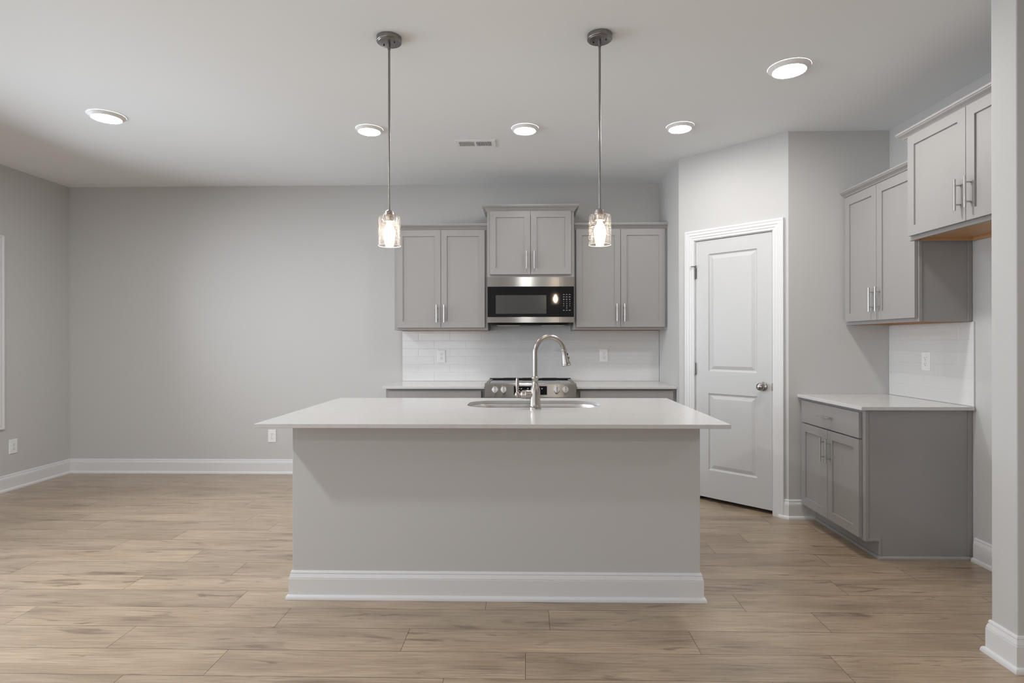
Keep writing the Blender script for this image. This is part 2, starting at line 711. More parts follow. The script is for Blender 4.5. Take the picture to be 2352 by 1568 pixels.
# baseboards with shoe moulding
SHOE = [(0.014, 0.022), (0.018, 0.0215), (0.0225, 0.018), (0.0255, 0.012), (0.0267, 0.005), (0.0267, 0.0)]
BASE = [(0, 0.136), (0.0035, 0.136), (0.006, 0.1325), (0.0085, 0.1255), (0.0062, 0.1245), (0.0062, 0.1225),
        (0.0085, 0.1185), (0.0135, 0.1035), (0.0115, 0.1025), (0.0115, 0.1005), (0.014, 0.0985)] + SHOE + [(0, 0)]


def baseboard(name, path, side, segs=None):
    b = MB()
    b.sweep(path, BASE, side, segs)
    return struct(b.build(name, M['trim']))


pl = [(XL, GY1 + 0.09), (XL, D), (-1.2, D)]
baseboard('baseboard_left', pl, -1, [0])
baseboard('baseboard_back', pl, -1, [1])
dirn = diag.normalized()
pd = [(XS + dirn.x * 0.802, Y2 + dirn.y * 0.802), (X3, Y3), (2.03, Y3)]
baseboard('baseboard_pantry', pd, -1)
pr_ = [(XR, 3.316), (XR, SY1), (SX, SY1), (SX, SY0), (XE, SY0)]
baseboard('baseboard_right', pr_, -1, [0])
baseboard('baseboard_stub', pr_, -1, [1, 2, 3])

# window_1 in the left wall
CAS = [(0, 0.0), (0.018, 0.0), (0.018, 0.012), (0.014, 0.016), (0.016, 0.04), (0.012, 0.046), (0.010, 0.085), (0, 0.09)]


def casing_frame(name, parent, mat, a0, a1, z0, z1, w, prof, to3, bottom=True):
    """mitred casing round an opening; prof: (proud, distance from the outer edge)"""
    b = MB()
    corners = [(a0, z0), (a0, z1), (a1, z1), (a1, z0)]
    rings = []
    for ca, cz in corners:
        ring = []
        for o, d in prof:
            k = w - d
            aa = ca + (-k if ca == a0 else k)
            zz = cz + (k if cz == z1 else -k)
            if not bottom and cz == z0:
                zz = z0
            ring.append(to3(aa, zz, o))
        rings.append(ring)
    if bottom:
        rings.append(rings[0])
        b.loft(rings)
    else:
        b.loft(rings, True, True)
    return b.build(name, mat, parent)


win = bpy.data.objects.new('window_1', None)
COL.objects.link(win)
win.location = (XL, (WY0 + WY1) / 2, WZ0)
struct(win)
ym = (WY0 + WY1) / 2
h0, h1 = (WY1 - WY0) / 2, WZ1 - WZ0
casing_frame('window_casing', win, M['trim'], -h0, h0, 0, h1, 0.09, CAS, lambda a, z, o: (o, a, z))
b = MB()
for y in (-h0, -0.03, h0 - 0.05):
    b.box(-0.10, -0.05, y, y + 0.05 if y != -0.03 else 0.03, 0, h1)
for z in (0, h1 / 2 - 0.02, h1 - 0.05):
    b.box(-0.10, -0.05, -h0, h0, z, z + 0.05)
b.build('window_sash', M['trim'], win)
b = MB()
b.box(-0.079, -0.075, -h0 + 0.04, h0 - 0.04, 0.04, h1 - 0.04)
b.build('window_pane', M['pane'], win)
# door_2: glazed door in the left wall behind the camera
dr2 = bpy.data.objects.new('door_2', None)
COL.objects.link(dr2)
dr2.location = (XL, (GY0 + GY1) / 2, 0)
struct(dr2)
g0 = (GY1 - GY0) / 2
casing_frame('door_casing', dr2, M['trim'], -g0, g0, 0, GZ1, 0.09, CAS, lambda a, z, o: (o, a, z), bottom=False)
b = MB()
for y in (-g0, -0.06, g0 - 0.08):
    b.box(-0.10, -0.05, y, y + (0.12 if y == -0.06 else 0.08), 0, GZ1)
b.box(-0.10, -0.05, -g0, g0, 0, 0.1)
b.box(-0.10, -0.05, -g0, g0, GZ1 - 0.08, GZ1)
b.build('door_frame', M['trim'], dr2)
b = MB()
b.box(-0.079, -0.075, -g0 + 0.06, g0 - 0.06, 0.06, GZ1 - 0.06)
b.build('door_pane', M['pane'], dr2)
# fill_window: unseen, added in the rear wall to carry the fill light
w2 = bpy.data.objects.new('fill_window', None)
COL.objects.link(w2)
w2.location = (-2.7, YB, 0.7)
struct(w2)
casing_frame('window_casing', w2, M['trim'], -1.3, 1.3, 0, 1.5, 0.09, CAS, lambda a, z, o: (a, o, z))
b = MB()
for x in (-1.3, -0.46, 0.41, 1.25):
    b.box(x, x + 0.05, -0.10, -0.05, 0, 1.5)
for z in (0, 0.73, 1.45):
    b.box(-1.3, 1.3, -0.10, -0.05, z, z + 0.05)
b.build('window_sash', M['trim'], w2)
b = MB()
b.box(-1.26, 1.26, -0.079, -0.075, 0.04, 1.46)
b.build('window_pane', M['pane'], w2)

# door_1: white two-panel pantry door in the angled wall
door = bpy.data.objects.new('door_1', None)
COL.objects.link(door)
struct(door, 'white two-panel pantry door in the angled wall beside the island', 'door')
diag_obj(door)
casing_frame('door_casing', door, M['trim'], S0, S1, 0.0, DZ, 0.079,
             [(0, 0), (0.017, 0.0), (0.018, 0.012), (0.015, 0.020), (0.0155, 0.036), (0.012, 0.042), (0.0125, 0.056),
              (0.009, 0.063), (0.0095, 0.076), (0.0, 0.079)],
             lambda a, z, o: (a, -o, z), bottom=False)
b = MB()                                   # jamb and stop
b.box(S0 - 0.005, S0 + 0.004, 0.0, 0.1, 0, DZ)
b.box(S1 - 0.004, S1 + 0.005, 0.0, 0.1, 0, DZ)
b.box(S0, S1, 0.0, 0.1, DZ - 0.004, DZ + 0.004)
b.build('door_jamb', M['trim'], door)


def panelled(b, x0, x1, z0, z1, yf, panels, steps):
    """front face at y = yf with moulded panels; steps: (inset, depth)"""
    xs = sorted({x0, x1, *[p for q in panels for p in q[:2]]})
    zs = sorted({z0, z1, *[p for q in panels for p in q[2:]]})
    for i in range(len(xs) - 1):
        for j in range(len(zs) - 1):
            xa, xb_, za, zb = xs[i], xs[i + 1], zs[j], zs[j + 1]
            if any(abs(q[0] - xa) < 1e-6 and abs(q[1] - xb_) < 1e-6 and abs(q[2] - za) < 1e-6 and abs(q[3] - zb) < 1e-6
                   for q in panels):
                rings = [[(xa + s, yf + d, za + s), (xb_ - s, yf + d, za + s), (xb_ - s, yf + d, zb - s),
                          (xa + s, yf + d, zb - s)] for s, d in [(0, 0)] + steps]
                b.loft(rings, False, True)
            else:
                b.face([(xa, yf, za), (xb_, yf, za), (xb_, yf, zb), (xa, yf, zb)])


s0, s1, z0, z1, yf = 0.1485, 0.7475, 0.030, 2.050, 0.006
b = MB()
panelled(b, s0, s1, z0, z1, yf, [(0.255, 0.639, 1.022, 1.942), (0.255, 0.639, 0.246, 0.849)],
         [(0.004, 0.005), (0.011, 0.009), (0.018, 0.009), (0.021, 0.0075), (0.042, 0.002), (0.045, 0.002)])
b.loft([[(s0, yf, z0), (s1, yf, z0), (s1, yf, z1), (s0, yf, z1)],
        [(s0, yf + 0.035, z0), (s1, yf + 0.035, z0), (s1, yf + 0.035, z1), (s0, yf + 0.035, z1)]], False, True)
bmesh.ops.remove_doubles(b.bm, verts=b.bm.verts[:], dist=1e-5)
b.build('door_slab', M['door'], door)
kn = MB()
mt = Matrix.Translation((0.682, yf, 0.926)) @ Matrix.Rotation(PI / 2, 4, 'X')
kn.lathe([(0.0325, 0), (0.0325, 0.003), (0.030, 0.007), (0.020, 0.010), (0.0125, 0.014), (0.0115, 0.026), (0.015, 0.031),
          (0.023, 0.036), (0.0275, 0.043), (0.0285, 0.050), (0.027, 0.057), (0.022, 0.063), (0.012, 0.067), (0.002, 0.068)],
         28, mt)
kn.build('door_knob', M['darknickel'], door, smooth=True)
b = MB()
b.lathe([(0.0285, 0), (0.0285, 0.0022), (0.027, 0.003)], 24,
        Matrix.Translation((0.7525, -0.0005, 0.926)) @ Matrix.Rotation(PI / 2, 4, 'X') @ Matrix.Diagonal((0.16, 1, 1, 1)))
b.build('strike_plate', M['darknickel'], door)
for hz in (1.800, 1.038, 0.24):
    b = MB()
    b.tube([(0.146, -0.004, hz - 0.045), (0.146, -0.004, hz + 0.045)], 0.0062, 10)
    b.tube([(0.146, -0.004, hz + 0.045), (0.146, -0.004, hz + 0.050)], 0.0045, 10)
    b.box(0.140, 0.158, 0.0015, 0.0052, hz - 0.044, hz + 0.044)
    b.build('door_hinge', M['darknickel'], door, smooth=True)
b = MB()                                   # hinge-pin door stop
b.tube([(0.146, -0.004, 1.852), (0.146, -0.004, 1.858)], 0.009, 12)
b.tube([(0.146, -0.006, 1.855), (0.122, -0.030, 1.853)], 0.003, 8)
b.tube([(0.146, -0.006, 1.855), (0.168, -0.022, 1.855)], 0.003, 8)
b.build('door_stop', M['darknickel'], door)
b = MB()
b.tube([(0.121, -0.031, 1.853), (0.115, -0.022, 1.853)], 0.006, 10)
b.build('door_stop_bumper', M['plastic'], door)


# ------------------------------------------------------------------ cabinets
def shaker_front(x0, x1, z0, z1, stile, rail):
    b = MB()
    yf, yb = -0.0205, -0.0015
    panelled(b, x0, x1, z0, z1, yf, [(x0 + stile, x1 - stile, z0 + rail, z1 - rail)], [(0.0006, 0.0085)])
    b.loft([[(x0, yf, z0), (x1, yf, z0), (x1, yf, z1), (x0, yf, z1)],
            [(x0, yb, z0), (x1, yb, z0), (x1, yb, z1), (x0, yb, z1)]], False, True)
    bmesh.ops.remove_doubles(b.bm, verts=b.bm.verts[:], dist=1e-5)
    return b


def slab_front(x0, x1, z0, z1):
    b = MB()
    b.box(x0, x1, -0.0205, -0.0015, z0, z1)
    return b


def pull(parent, x, z, length=0.156, horizontal=False):
    b = MB()
    y = -0.0205
    h = length / 2
    p = 0.048
    if horizontal:
        b.tube([(x - h, y - 0.030, z), (x + h, y - 0.030, z)], 0.0060, 12)
        for s in (-p, p):
            b.tube([(x + s, y, z), (x + s, y - 0.030, z)], 0.0042, 10)
    else:
        b.tube([(x, y - 0.030, z - h), (x, y - 0.030, z + h)], 0.0060, 12)
        for s in (-p, p):
            b.tube([(x, y, z + s), (x, y - 0.030, z + s)], 0.0042, 10)
    return b.build('handle', M['pull'], parent, smooth=True)


CROWN = [(0, 0.0), (0.005, 0.0), (0.006, 0.008), (0.010, 0.0095), (0.0105, 0.015), (0.016, 0.018), (0.019, 0.0235), (0.026, 0.030),
         (0.036, 0.037), (0.040, 0.041), (0.040, 0.044), (0.044, 0.046), (0.044, 0.057), (0, 0.057)]


def wall_cabinet(label, loc, rz, W, Dp, z0, z1, ends, gaps, handle_z, crown_z, stile=0.052, rim=0.014, hole=False):
    """front frame at y = 0, width along x, z absolute; ends = (left, right) crown returns; gaps = (left, right) reveals"""
    t = thing('wall_cabinet', label, 'cabinet', (loc[0], loc[1], z0), rz, 'grey shaker wall cabinets')
    H = z1 - z0
    b = MB()
    fs = 0.040
    # face frame bars, side panels, top, back
    b.box(0, W, 0, 0.019, 0, 0.034)
    b.box(0, W, 0, 0.019, H - 0.04, H)
    b.box(0, fs, 0, 0.019, 0.034, H - 0.04)
    b.box(W - fs, W, 0, 0.019, 0.034, H - 0.04)
    b.box(0.0015, 0.014, 0.019, Dp, 0.0, H)
    b.box(W - 0.014, W - 0.0015, 0.019, Dp, 0.0, H)
    b.box(0.014, W - 0.014, 0.019, Dp, H - 0.014, H)
    b.box(0.014, W - 0.014, Dp - 0.006, Dp, 0.02, H - 0.014)
    b.build('carcass', M['cabinet'], t)
    b = MB()
    b.box(0.0142, W - 0.0142, 0.0192, Dp - 0.0062, 0.018, 0.030)
    b.box(0.0142, W - 0.0142, Dp - 0.022, Dp - 0.0062, 0.0006, 0.018)
    b.box(0.0142, 0.0168, 0.0192, Dp - 0.022, 0.0006, 0.018)
    b.box(W - 0.0168, W - 0.0142, 0.0192, Dp - 0.022, 0.0006, 0.018)
    u = b.build('underside', M['maple'], t)
    u['label'] = 'bare orange-brown wood underside'
    gl, gr = gaps
    mid = (gl + W - gr) / 2
    dz0, dz1 = 0.023, H - 0.006
    for a, c, hx in ((gl, mid - 0.0018, mid - 0.0018 - 0.032), (mid + 0.0018, W - gr, mid + 0.0018 + 0.032)):
        d = shaker_front(a, c, dz0, dz1, stile, 0.055).build('door', M['cabinet'], t)
        pull(d, hx, handle_z - z0)
    b = MB()
    path = []
    if ends[0]:
        path.append((0, Dp))
    path += [(0, 0), (W, 0)]
    if ends[1]:
        path.append((W, Dp))
    b.sweep(path, [(o, z + crown_z - z0) for o, z in CROWN], -1)
    b.build('crown_moulding', M['cabinet'], t)
    return t


def end_panel_trim(t, x, Dp, H, z_low, outward, notch=None):
    """thin framing strips on a finished end panel"""
    xa, xb_ = (x, x + 0.0045 * outward) if outward > 0 else (x + 0.0045 * outward, x)
    b = MB()
    b.box(xa, xb_, 0.0, 0.019, z_low, H)
    b.build('end_stile', M['cabinet'], t, bevel=0.0015)
    b = MB()
    b.box(xa, xb_, Dp - 0.026, Dp - 0.001, 0.019 if notch else z_low, H)
    b.build('end_stile', M['cabinet'], t, bevel=0.0015)
    if notch:
        nx, nz = notch
        b = MB()
        b.box(xa, xb_, 0.019, nx + 0.008, nz, nz + 0.016)
        b.box(xa, xb_, nx - 0.008, nx + 0.008, 0.019, nz)
        b.build('toe_notch_trim', M['cabinet'], t, bevel=0.0015)


# back wall, left to right
CA = wall_cabinet('grey wall cabinet left of the microwave, two tall doors', (-1.193, D - 0.305), 0, 0.836, 0.305, 1.358, 2.256,
                  (True, False), (0.026, 0.026), 1.506, 2.246)
CB = wall_cabinet('short raised grey wall cabinet directly above the microwave', (-0.356, D - 0.38), 0, 0.762, 0.38, 1.822, 2.405,
                  (True, True), (0.025, 0.026), 1.970, 2.396)
CC = wall_cabinet('grey wall cabinet right of the microwave, beside the pantry side wall', (0.407, D - 0.305), 0, 0.829, 0.305, 1.361, 2.258,
                  (False, False), (0.024, 0.022), 1.511, 2.246)
# right wall (front faces left)
YA = 3.336
CDp = wall_cabinet('grey wall cabinet on the right wall above the small white counter', (XR - 0.305, 4.083), -PI / 2, 4.083 - YA, 0.304,
                   1.370, 2.262, (False, False), (0.024, 0.003), 1.525, 2.250)
end_panel_trim(CDp, 4.083 - YA - 0.0015, 0.304, 0.892, 0.0, 1)
CE = wall_cabinet('higher deeper grey wall cabinet next to the white wall end, open space below', (XR - 0.375, 3.318), -PI / 2, 0.914, 0.374,
                  1.829, 2.420, (True, True), (0.026, 0.026), 1.986, 2.396)
b = MB()
b.lathe([(0.004, 0), (0.004, 0.0012)], 12, Matrix.Translation((0.0170, 0.055, 0.009)) @ Matrix.Rotation(PI / 2, 4, 'Y'))
b.build('shelf_pin_hole', M['dark'], CE)


def base_cabinet(label, loc, rz, W, end_right=False, n_doors=2, gaps=(0.026, 0.026), drw=(0.692, 0.843)):
    t = thing('base_cabinet', label, 'cabinet', (loc[0], loc[1], 0), rz, 'grey shaker base cabinets')
    Dp, H, tk, tr = 0.609, CT - CTT, 0.104, 0.083
    b = MB()
    fs = 0.038
    b.box(0, W, 0, 0.019, tk, tk + 0.03)
    b.box(0, W, 0, 0.019, H - 0.04, H - 0.0003)
    b.box(fs, W - fs, 0, 0.019, drw[0] - 0.03, drw[0] + 0.012)
    b.box(0, fs, 0, 0.019, tk + 0.03, H - 0.04)
    b.box(W - fs, W, 0, 0.019, tk + 0.03, H - 0.04)
    for xa, xb_ in ((0.001, 0.014), (W - 0.014, W - 0.001)):
        b.box(xa, xb_, 0.019, Dp, tk, H - 0.0003)
        b.box(xa, xb_, tr, Dp, 0.0005, tk)
    b.box(0.014, W - 0.014, 0.019, Dp, tk, tk + 0.015)
    b.box(0.014, W - 0.014, Dp - 0.01, Dp, tk, H - 0.02)
    b.build('carcass', M['cabinet'], t)
    b = MB()
    b.box(0.014, W - 0.014, tr, tr + 0.012, 0.0005, tk)
    pth = [(0.0, tr), (W, tr)] + ([(W, Dp)] if end_right else [])
    b.sweep(pth, [(0, 0.0005), (0.0135, 0.0005), (0.013, 0.008), (0.0105, 0.014), (0.006, 0.018), (0, 0.019)], -1)
    b.build('toe_kick', M['cabinet'], t)
    gl, gr = gaps
    d = slab_front(gl, W - gr, drw[0], drw[1]).build('drawer', M['cabinet'], t, bevel=0.0012)
    pull(d, (gl + W - gr) / 2, (drw[0] + drw[1]) / 2 + 0.003, horizontal=True)
    mid = (gl + W - gr) / 2
    for a, c, hx in ((gl, mid - 0.0018, mid - 0.034), (mid + 0.0018, W - gr, mid + 0.034)):
        d = shaker_front(a, c, 0.117, drw[0] - 0.007, 0.055, 0.055).build('door', M['cabinet'], t)
        pull(d, hx, 0.557)
    return t


base_cabinet('grey base cabinet left of the range, mostly behind the island', (-1.196, D - 0.61), 0, 0.832)
base_cabinet('grey base cabinet right of the range, by the pantry side wall', (0.410, D - 0.61), 0, 0.824)
BR = base_cabinet('grey base cabinet with drawer and finished end on the right wall', (XR - 0.61, 4.083), -PI / 2, 4.083 - YA, True,
                  gaps=(0.024, -0.001) if False else (0.024, 0.028))
end_panel_trim(BR, 4.083 - YA - 0.001, 0.609, CT - CTT - 0.0005, 0.104, 1, notch=(0.083, 0.104))


# ------------------------------------------------------------------ countertops
def slab_top(name, label, x0, x1, y0, y1):
    b = MB()
    b.box(x0, x1, y0, y1, CT - CTT, CT)
    return tag(b.build(name, M['quartz'], bevel=0.0015), label, 'countertop')


slab_top('countertop', 'white quartz countertop along the back wall left of the range', -1.218, -0.3605, D - 0.646, D - 0.0095)
slab_top('countertop', 'white quartz countertop along the back wall right of the range', 0.4055, XS - 0.001, D - 0.646, D - 0.0095)
slab_top('countertop', 'small white quartz countertop with empty top on the right wall', XR - 0.648, XR - 0.0095, YA - 0.030, Y3 - 0.001)

# island
IX0, IX1, IY0, IY1 = -1.262, 0.920, 2.604, 3.800
BX0, BX1, BY0, BY1 = -1.159, 0.834, 2.7855, 3.760
isl = thing('kitchen_island', 'greige kitchen island body with white baseboard, under the white quartz top', 'island',
            ((BX0 + BX1) / 2, BY0, 0))
ox, oy = (BX0 + BX1) / 2, BY0
wI, dI = (BX1 - BX0) / 2, BY1 - BY0
b = MB()
# hollow body: front panel, ends, rear frame
b.box(-wI, wI, 0, 0.11, 0.0005, CT - CTT - 0.0005)
b.box(-wI, -wI + 0.02, 0.11, dI, 0.0005, CT - CTT - 0.0005)
b.box(wI - 0.02, wI, 0.11, dI, 0.0005, CT - CTT - 0.0005)
b.build('body', M['wall'], isl, bevel=0.002)
b = MB()
b.sweep([(-wI, dI), (-wI, 0), (wI, 0), (wI, dI)], [(o, max(z, 0.0005)) for o, z in BASE], -1)
b.build('baseboard', M['trim'], isl)
b = MB()
b.sweep([(-wI, dI), (-wI, 0), (wI, 0), (wI, dI)],
        [(0, 0.8465), (0.0035, 0.8465), (0.005, 0.851), (0.009, 0.855), (0.0125, 0.8585), (0.0125, 0.8615), (0, 0.8615)], -1)
m_ = b.build('cove_trim', M['wall'], isl)
b = MB()
for k in range(4):
    a = -wI + 0.03 + k * (2 * wI - 0.06) / 4
    w_ = (2 * wI - 0.06) / 4 - 0.006
    b.box(a, a + w_, dI - 0.0, dI + 0.018, 0.115, 0.85)
b.box(-wI + 0.02, wI - 0.02, dI - 0.018, dI - 0.0005, 0.10, 0.86)
b.build('door', M['cabinet'], isl)

# island top with the sink cut-out
SXc, SYc, SHX, SHY, SRR = 0.0375, 3.4485, 0.3985, 0.1995, 0.155


def rr_ray(ang, hx, hy, r):
    """point of a rounded rectangle along a ray from its centre"""
    c, s = math.cos(ang), math.sin(ang)
    lo, hi = 0.0, hx + hy
    for _ in range(50):
        m = (lo + hi) / 2
        x, y = abs(c * m), abs(s * m)
        qx, qy = x - (hx - r), y - (hy - r)
        d = math.hypot(max(qx, 0), max(qy, 0)) + min(max(qx, qy), 0) - r
        if d > 0:
            hi = m
        else:
            lo = m
    return c * lo, s * lo


angs = [2 * PI * k / 160 for k in range(160)]
for cx_, cy_ in ((IX0, IY0), (IX1, IY0), (IX1, IY1), (IX0, IY1)):
    angs.append(math.atan2(cy_ - SYc, cx_ - SXc) % (2 * PI))
angs = sorted(angs)


def outer_ray(a):
    c, s = math.cos(a), math.sin(a)
    t = 1e9
    if c > 1e-9:
        t = min(t, (IX1 - SXc) / c)
    if c < -1e-9:
        t = min(t, (IX0 - SXc) / c)
    if s > 1e-9:
        t = min(t, (IY1 - SYc) / s)
    if s < -1e-9:
        t = min(t, (IY0 - SYc) / s)
    return c * t + SXc, s * t + SYc


inn = [(x + SXc, y + SYc) for x, y in (rr_ray(a, SHX, SHY, SRR) for a in angs)]
out_ = [outer_ray(a) for a in angs]
b = MB()
zb = CT - CTT
e_ = 0.0015


def shrink(p, d):
    return (min(max(p[0], IX0 + d), IX1 - d), min(max(p[1], IY0 + d), IY1 - d))


rings = [[(*p, zb) for p in inn], [(*p, CT - 0.001) for p in inn],
         [(SXc + (p[0] - SXc) * 1.003, SYc + (p[1] - SYc) * 1.004, CT) for p in inn],
         [(*shrink(p, e_), CT) for p in out_], [(*p, CT - e_) for p in out_], [(*p, zb + e_) for p in out_],
         [(*shrink(p, e_), zb) for p in out_], [(*p, zb) for p in inn]]
b.loft(rings)
bmesh.ops.remove_doubles(b.bm, verts=b.bm.verts[:], dist=1e-6)
tag(b.build('island_countertop', M['quartz']), 'large white quartz slab on the island with a sink cut-out', 'countertop')

# sink
sk = thing('kitchen_sink', 'undermount stainless steel sink set in the island top', 'sink', (SXc, SYc, CT - CTT - 0.23))
b = MB()
prof = [(1.06, 1.10, 0.2254, 0.16), (1.06, 1.10, 0.2296, 0.16), (1.005, 1.010, 0.2296, 0.156), (1.001, 1.002, 0.227, 0.155), (0.998, 0.996, 0.20, 0.155), (0.985, 0.975, 0.05, 0.15),
        (0.97, 0.95, 0.02, 0.145), (0.93, 0.88, 0.008, 0.13), (0.85, 0.78, 0.004, 0.11), (0.12, 0.2, 0.0, 0.03)]
sa = [2 * PI * k / 120 for k in range(120)]
b.loft([[(*rr_ray(a, SHX * fx, SHY * fy, min(rr, SHY * fy * 0.99)), z) for a in sa] for fx, fy, z, rr in prof], False, True)
b.build('bowl', M['sink_steel'], sk, smooth=True)
b = MB()
b.lathe([(0.045, 0.003), (0.045, 0.006), (0.036, 0.006), (0.030, 0.002)], 24)
b.build('drain', M['nickel'], sk)

# faucet
fc = thing('kitchen_faucet', 'tall brushed nickel gooseneck faucet standing on the island top by the sink', 'faucet', (0.041, 3.207, CT))
b = MB()
b.lathe([(0.0, 0.0), (0.0338, 0.0), (0.0342, 0.004), (0.0335, 0.0075), (0.0305, 0.009), (0.0308, 0.012), (0.0315, 0.0145), (0.0300, 0.018),
         (0.0292, 0.03), (0.0294, 0.055), (0.0292, 0.075), (0.0282, 0.095), (0.0255, 0.112), (0.0212, 0.126), (0.0175, 0.138),
         (0.0155, 0.148), (0.0158, 0.155), (0.0180, 0.164), (0.0208, 0.170), (0.0212, 0.173), (0.0195, 0.1765), (0.0165, 0.180),
         (0.0155, 0.1835), (0.0120, 0.184)], 40)
b.build('body', M['nickel'], fc, smooth=True)
phi = math.radians(22)
RA, ZC = 0.09, 0.313
pts = [(0, 0, 0.180), (0, 0, 0.25)]
for k in range(0, 29):
    a = PI - (PI - math.radians(11)) * k / 28
    l = RA + RA * math.cos(a)
    pts.append((l * math.cos(phi), l * math.sin(phi), ZC + RA * math.sin(a)))
b = MB()
b.tube(pts, 0.0135, 20)
b.build('spout', M['nickel'], fc, smooth=True)
endp = Vector(pts[-1])
tdir = Vector((math.cos(phi) * 0.185, math.sin(phi) * 0.185, -0.983)).normalized()
q = Vector((0, 0, 1)).rotation_difference(tdir).to_matrix().to_4x4()
mt = Matrix.Translation(endp - tdir * 0.001) @ q
b = MB()
hp = [(0.0136, 0.0), (0.0165, 0.001), (0.0172, 0.004), (0.0165, 0.0075), (0.0150, 0.009), (0.0152, 0.018), (0.0165, 0.032), (0.0190, 0.050),
      (0.0222, 0.068), (0.0242, 0.080), (0.0246, 0.086), (0.0262, 0.0875), (0.0268, 0.091), (0.0255, 0.0945), (0.020, 0.0955), (0.004, 0.095)]
b.lathe(hp, 32, mt)
sh = b.build('spray_head', M['nickel'], fc, smooth=True)
side = Vector((math.cos(phi), math.sin(phi), 0)) * 0.93 + Vector((0.1, -0.42, 0))
side = (side - tdir * side.dot(tdir)).normalized()
b = MB()
for zz, rr in ((0.030, 0.0163), (0.052, 0.0194)):
    p = endp + tdir * zz + side * rr
    zx = side
    b.lathe([(0.0065, -0.002), (0.0065, 0.0022), (0.005, 0.0032)], 14,
            Matrix.Translation(p) @ Vector((0, 0, 1)).rotation_difference(zx).to_matrix().to_4x4())
b.build('spray_button', M['black_enamel'], sh)
b = MB()
mt = Matrix.Translation((0, 0, 0.079)) @ Matrix.Rotation(-PI / 2, 4, 'Y')
b.lathe([(0.0235, 0.0), (0.0250, 0.022), (0.0252, 0.040), (0.0258, 0.050), (0.0262, 0.053), (0.0250, 0.0545), (0.0243, 0.0555), (0.0248, 0.066),
         (0.0225, 0.076), (0.0190, 0.080), (0.0120, 0.083), (0.0100, 0.088), (0.0105, 0.094)], 28, mt)
b.build('valve', M['nickel'], fc, smooth=True)
b = MB()
b.lathe([(0.004, 0.062), (0.0100, 0.064), (0.0135, 0.070), (0.0145, 0.077), (0.0135, 0.085), (0.0098, 0.091), (0.0068, 0.094), (0.0066, 0.097),
         (0.0078, 0.108), (0.0094, 0.122), (0.0098, 0.134), (0.0092, 0.150), (0.0078, 0.164), (0.0076, 0.168), (0.0062, 0.1715), (0.002, 0.173)],
        24, Matrix.Translation((-0.1005, 0, 0)))
b.build('lever', M['nickel'], fc, smooth=True)

# ------------------------------------------------------------------ range
RX0, RX1, RYF = -0.3585, 0.4025, D - 0.66
rg = thing('kitchen_range', 'stainless slide-in electric range with front knobs, between the two back counters', 'stove',
           ((RX0 + RX1) / 2, RYF, 0))
rw = (RX1 - RX0) / 2
rd = D - 0.0105 - RYF
b = MB()
b.box(-rw + 0.006, rw - 0.006, 0.02, rd - 0.01, 0.02, 0.88)
for sx_ in (-1, 1):
    for sy_ in (0.07, rd - 0.07):
        b.lathe([(0.02, 0.0), (0.02, 0.02)], 12, Matrix.Translation((sx_ * (rw - 0.06), sy_, 0.0)))
b.build('body', M['steel'], rg)
# control panel: slightly leaning front with a thin top lip
b = MB()
b.loft([[(-rw, -0.010, 0.794), (-rw, 0.0, 0.900), (-rw, 0.006, 0.9095), (-rw, 0.03, 0.9095), (-rw, 0.03, 0.794)],
        [(rw, -0.010, 0.794), (rw, 0.0, 0.900), (rw, 0.006, 0.9095), (rw, 0.03, 0.9095), (rw, 0.03, 0.794)]], True, True)
cp = b.build('control_panel', M['steel'], rg)
b = MB()
b.box(-0.138, 0.136, -0.0105, 0.0, 0.816, 0.887)
dp = b.build('display', M['black'], rg)
b = MB()
for k, x in enumerate((-0.098, -0.076, -0.092, -0.022, 0.070, 0.095)):
    z = 0.868 if k != 2 else 0.848
    b.box(x - 0.006, x + 0.006, -0.0109, -0.0105, z - 0.0018, z + 0.0018)
    b.box(x - 0.004, x + 0.004, -0.0109, -0.0105, z - 0.0058, z - 0.0035)
b.build('display_lettering', M['legend'], dp)
for kx in (-0.272, -0.201, 0.240, 0.311):
    b = MB()
    x = kx - (RX0 + RX1) / 2
    mt = Matrix.Translation((x, -0.0035, 0.857)) @ Matrix.Rotation(PI / 2 - 0.094, 4, 'X')
    b.lathe([(0.0265, 0.0), (0.0265, 0.006), (0.0248, 0.008), (0.0242, 0.022), (0.0225, 0.0245), (0.001, 0.025)], 32, mt)
    b.box(x - 0.0065, x + 0.0065, -0.040, -0.024, 0.857 - 0.024, 0.857 + 0.026)
    kb = b.build('knob', M['knobsteel'], rg, smooth=True, bevel=0.001)
    b = MB()
    b.box(x - 0.0009, x + 0.0009, -0.0405, -0.0400, 0.868, 0.882)
    b.build('knob_mark', M['dark'], kb)
    b = MB()
    b.box(x - 0.004, x + 0.004, -0.0046, -0.0038, 0.8905, 0.8945)
    b.build('burner_mark', M['dark'], rg)
b = MB()
b.box(-rw + 0.030, rw - 0.030, 0.028, rd - 0.045, 0.880, 0.9020)
ck = b.build('cooktop', M['black'], rg, bevel=0.001)
b = MB()
for bx, by, br in ((-0.19, 0.17, 0.105), (0.19, 0.17, 0.09), (-0.19, 0.44, 0.075), (0.19, 0.44, 0.09), (0.0, 0.30, 0.06)):
    for rr in (br, br * 0.62):
        n = 48
        b.loft([[((rr - w) * math.cos(2 * PI * k / n) + bx, (rr - w) * math.sin(2 * PI * k / n) + by, 0.9023) for k in range(n)]
                for w in (0.0, 0.0015)])
b.build('burner_ring', M['legend'], ck)
for s in (-1, 1):
    xa, xb_ = sorted((s * rw, s * (rw - 0.0298)))
    b = MB()
    b.box(xa, xb_, 0.030, rd - 0.020, 0.8835, 0.9055)
    b.build('side_rail', M['steel'], rg, bevel=0.002)
b = MB()
b.box(-rw + 0.002, rw - 0.002, rd - 0.0448, rd, 0.884, 0.9128)
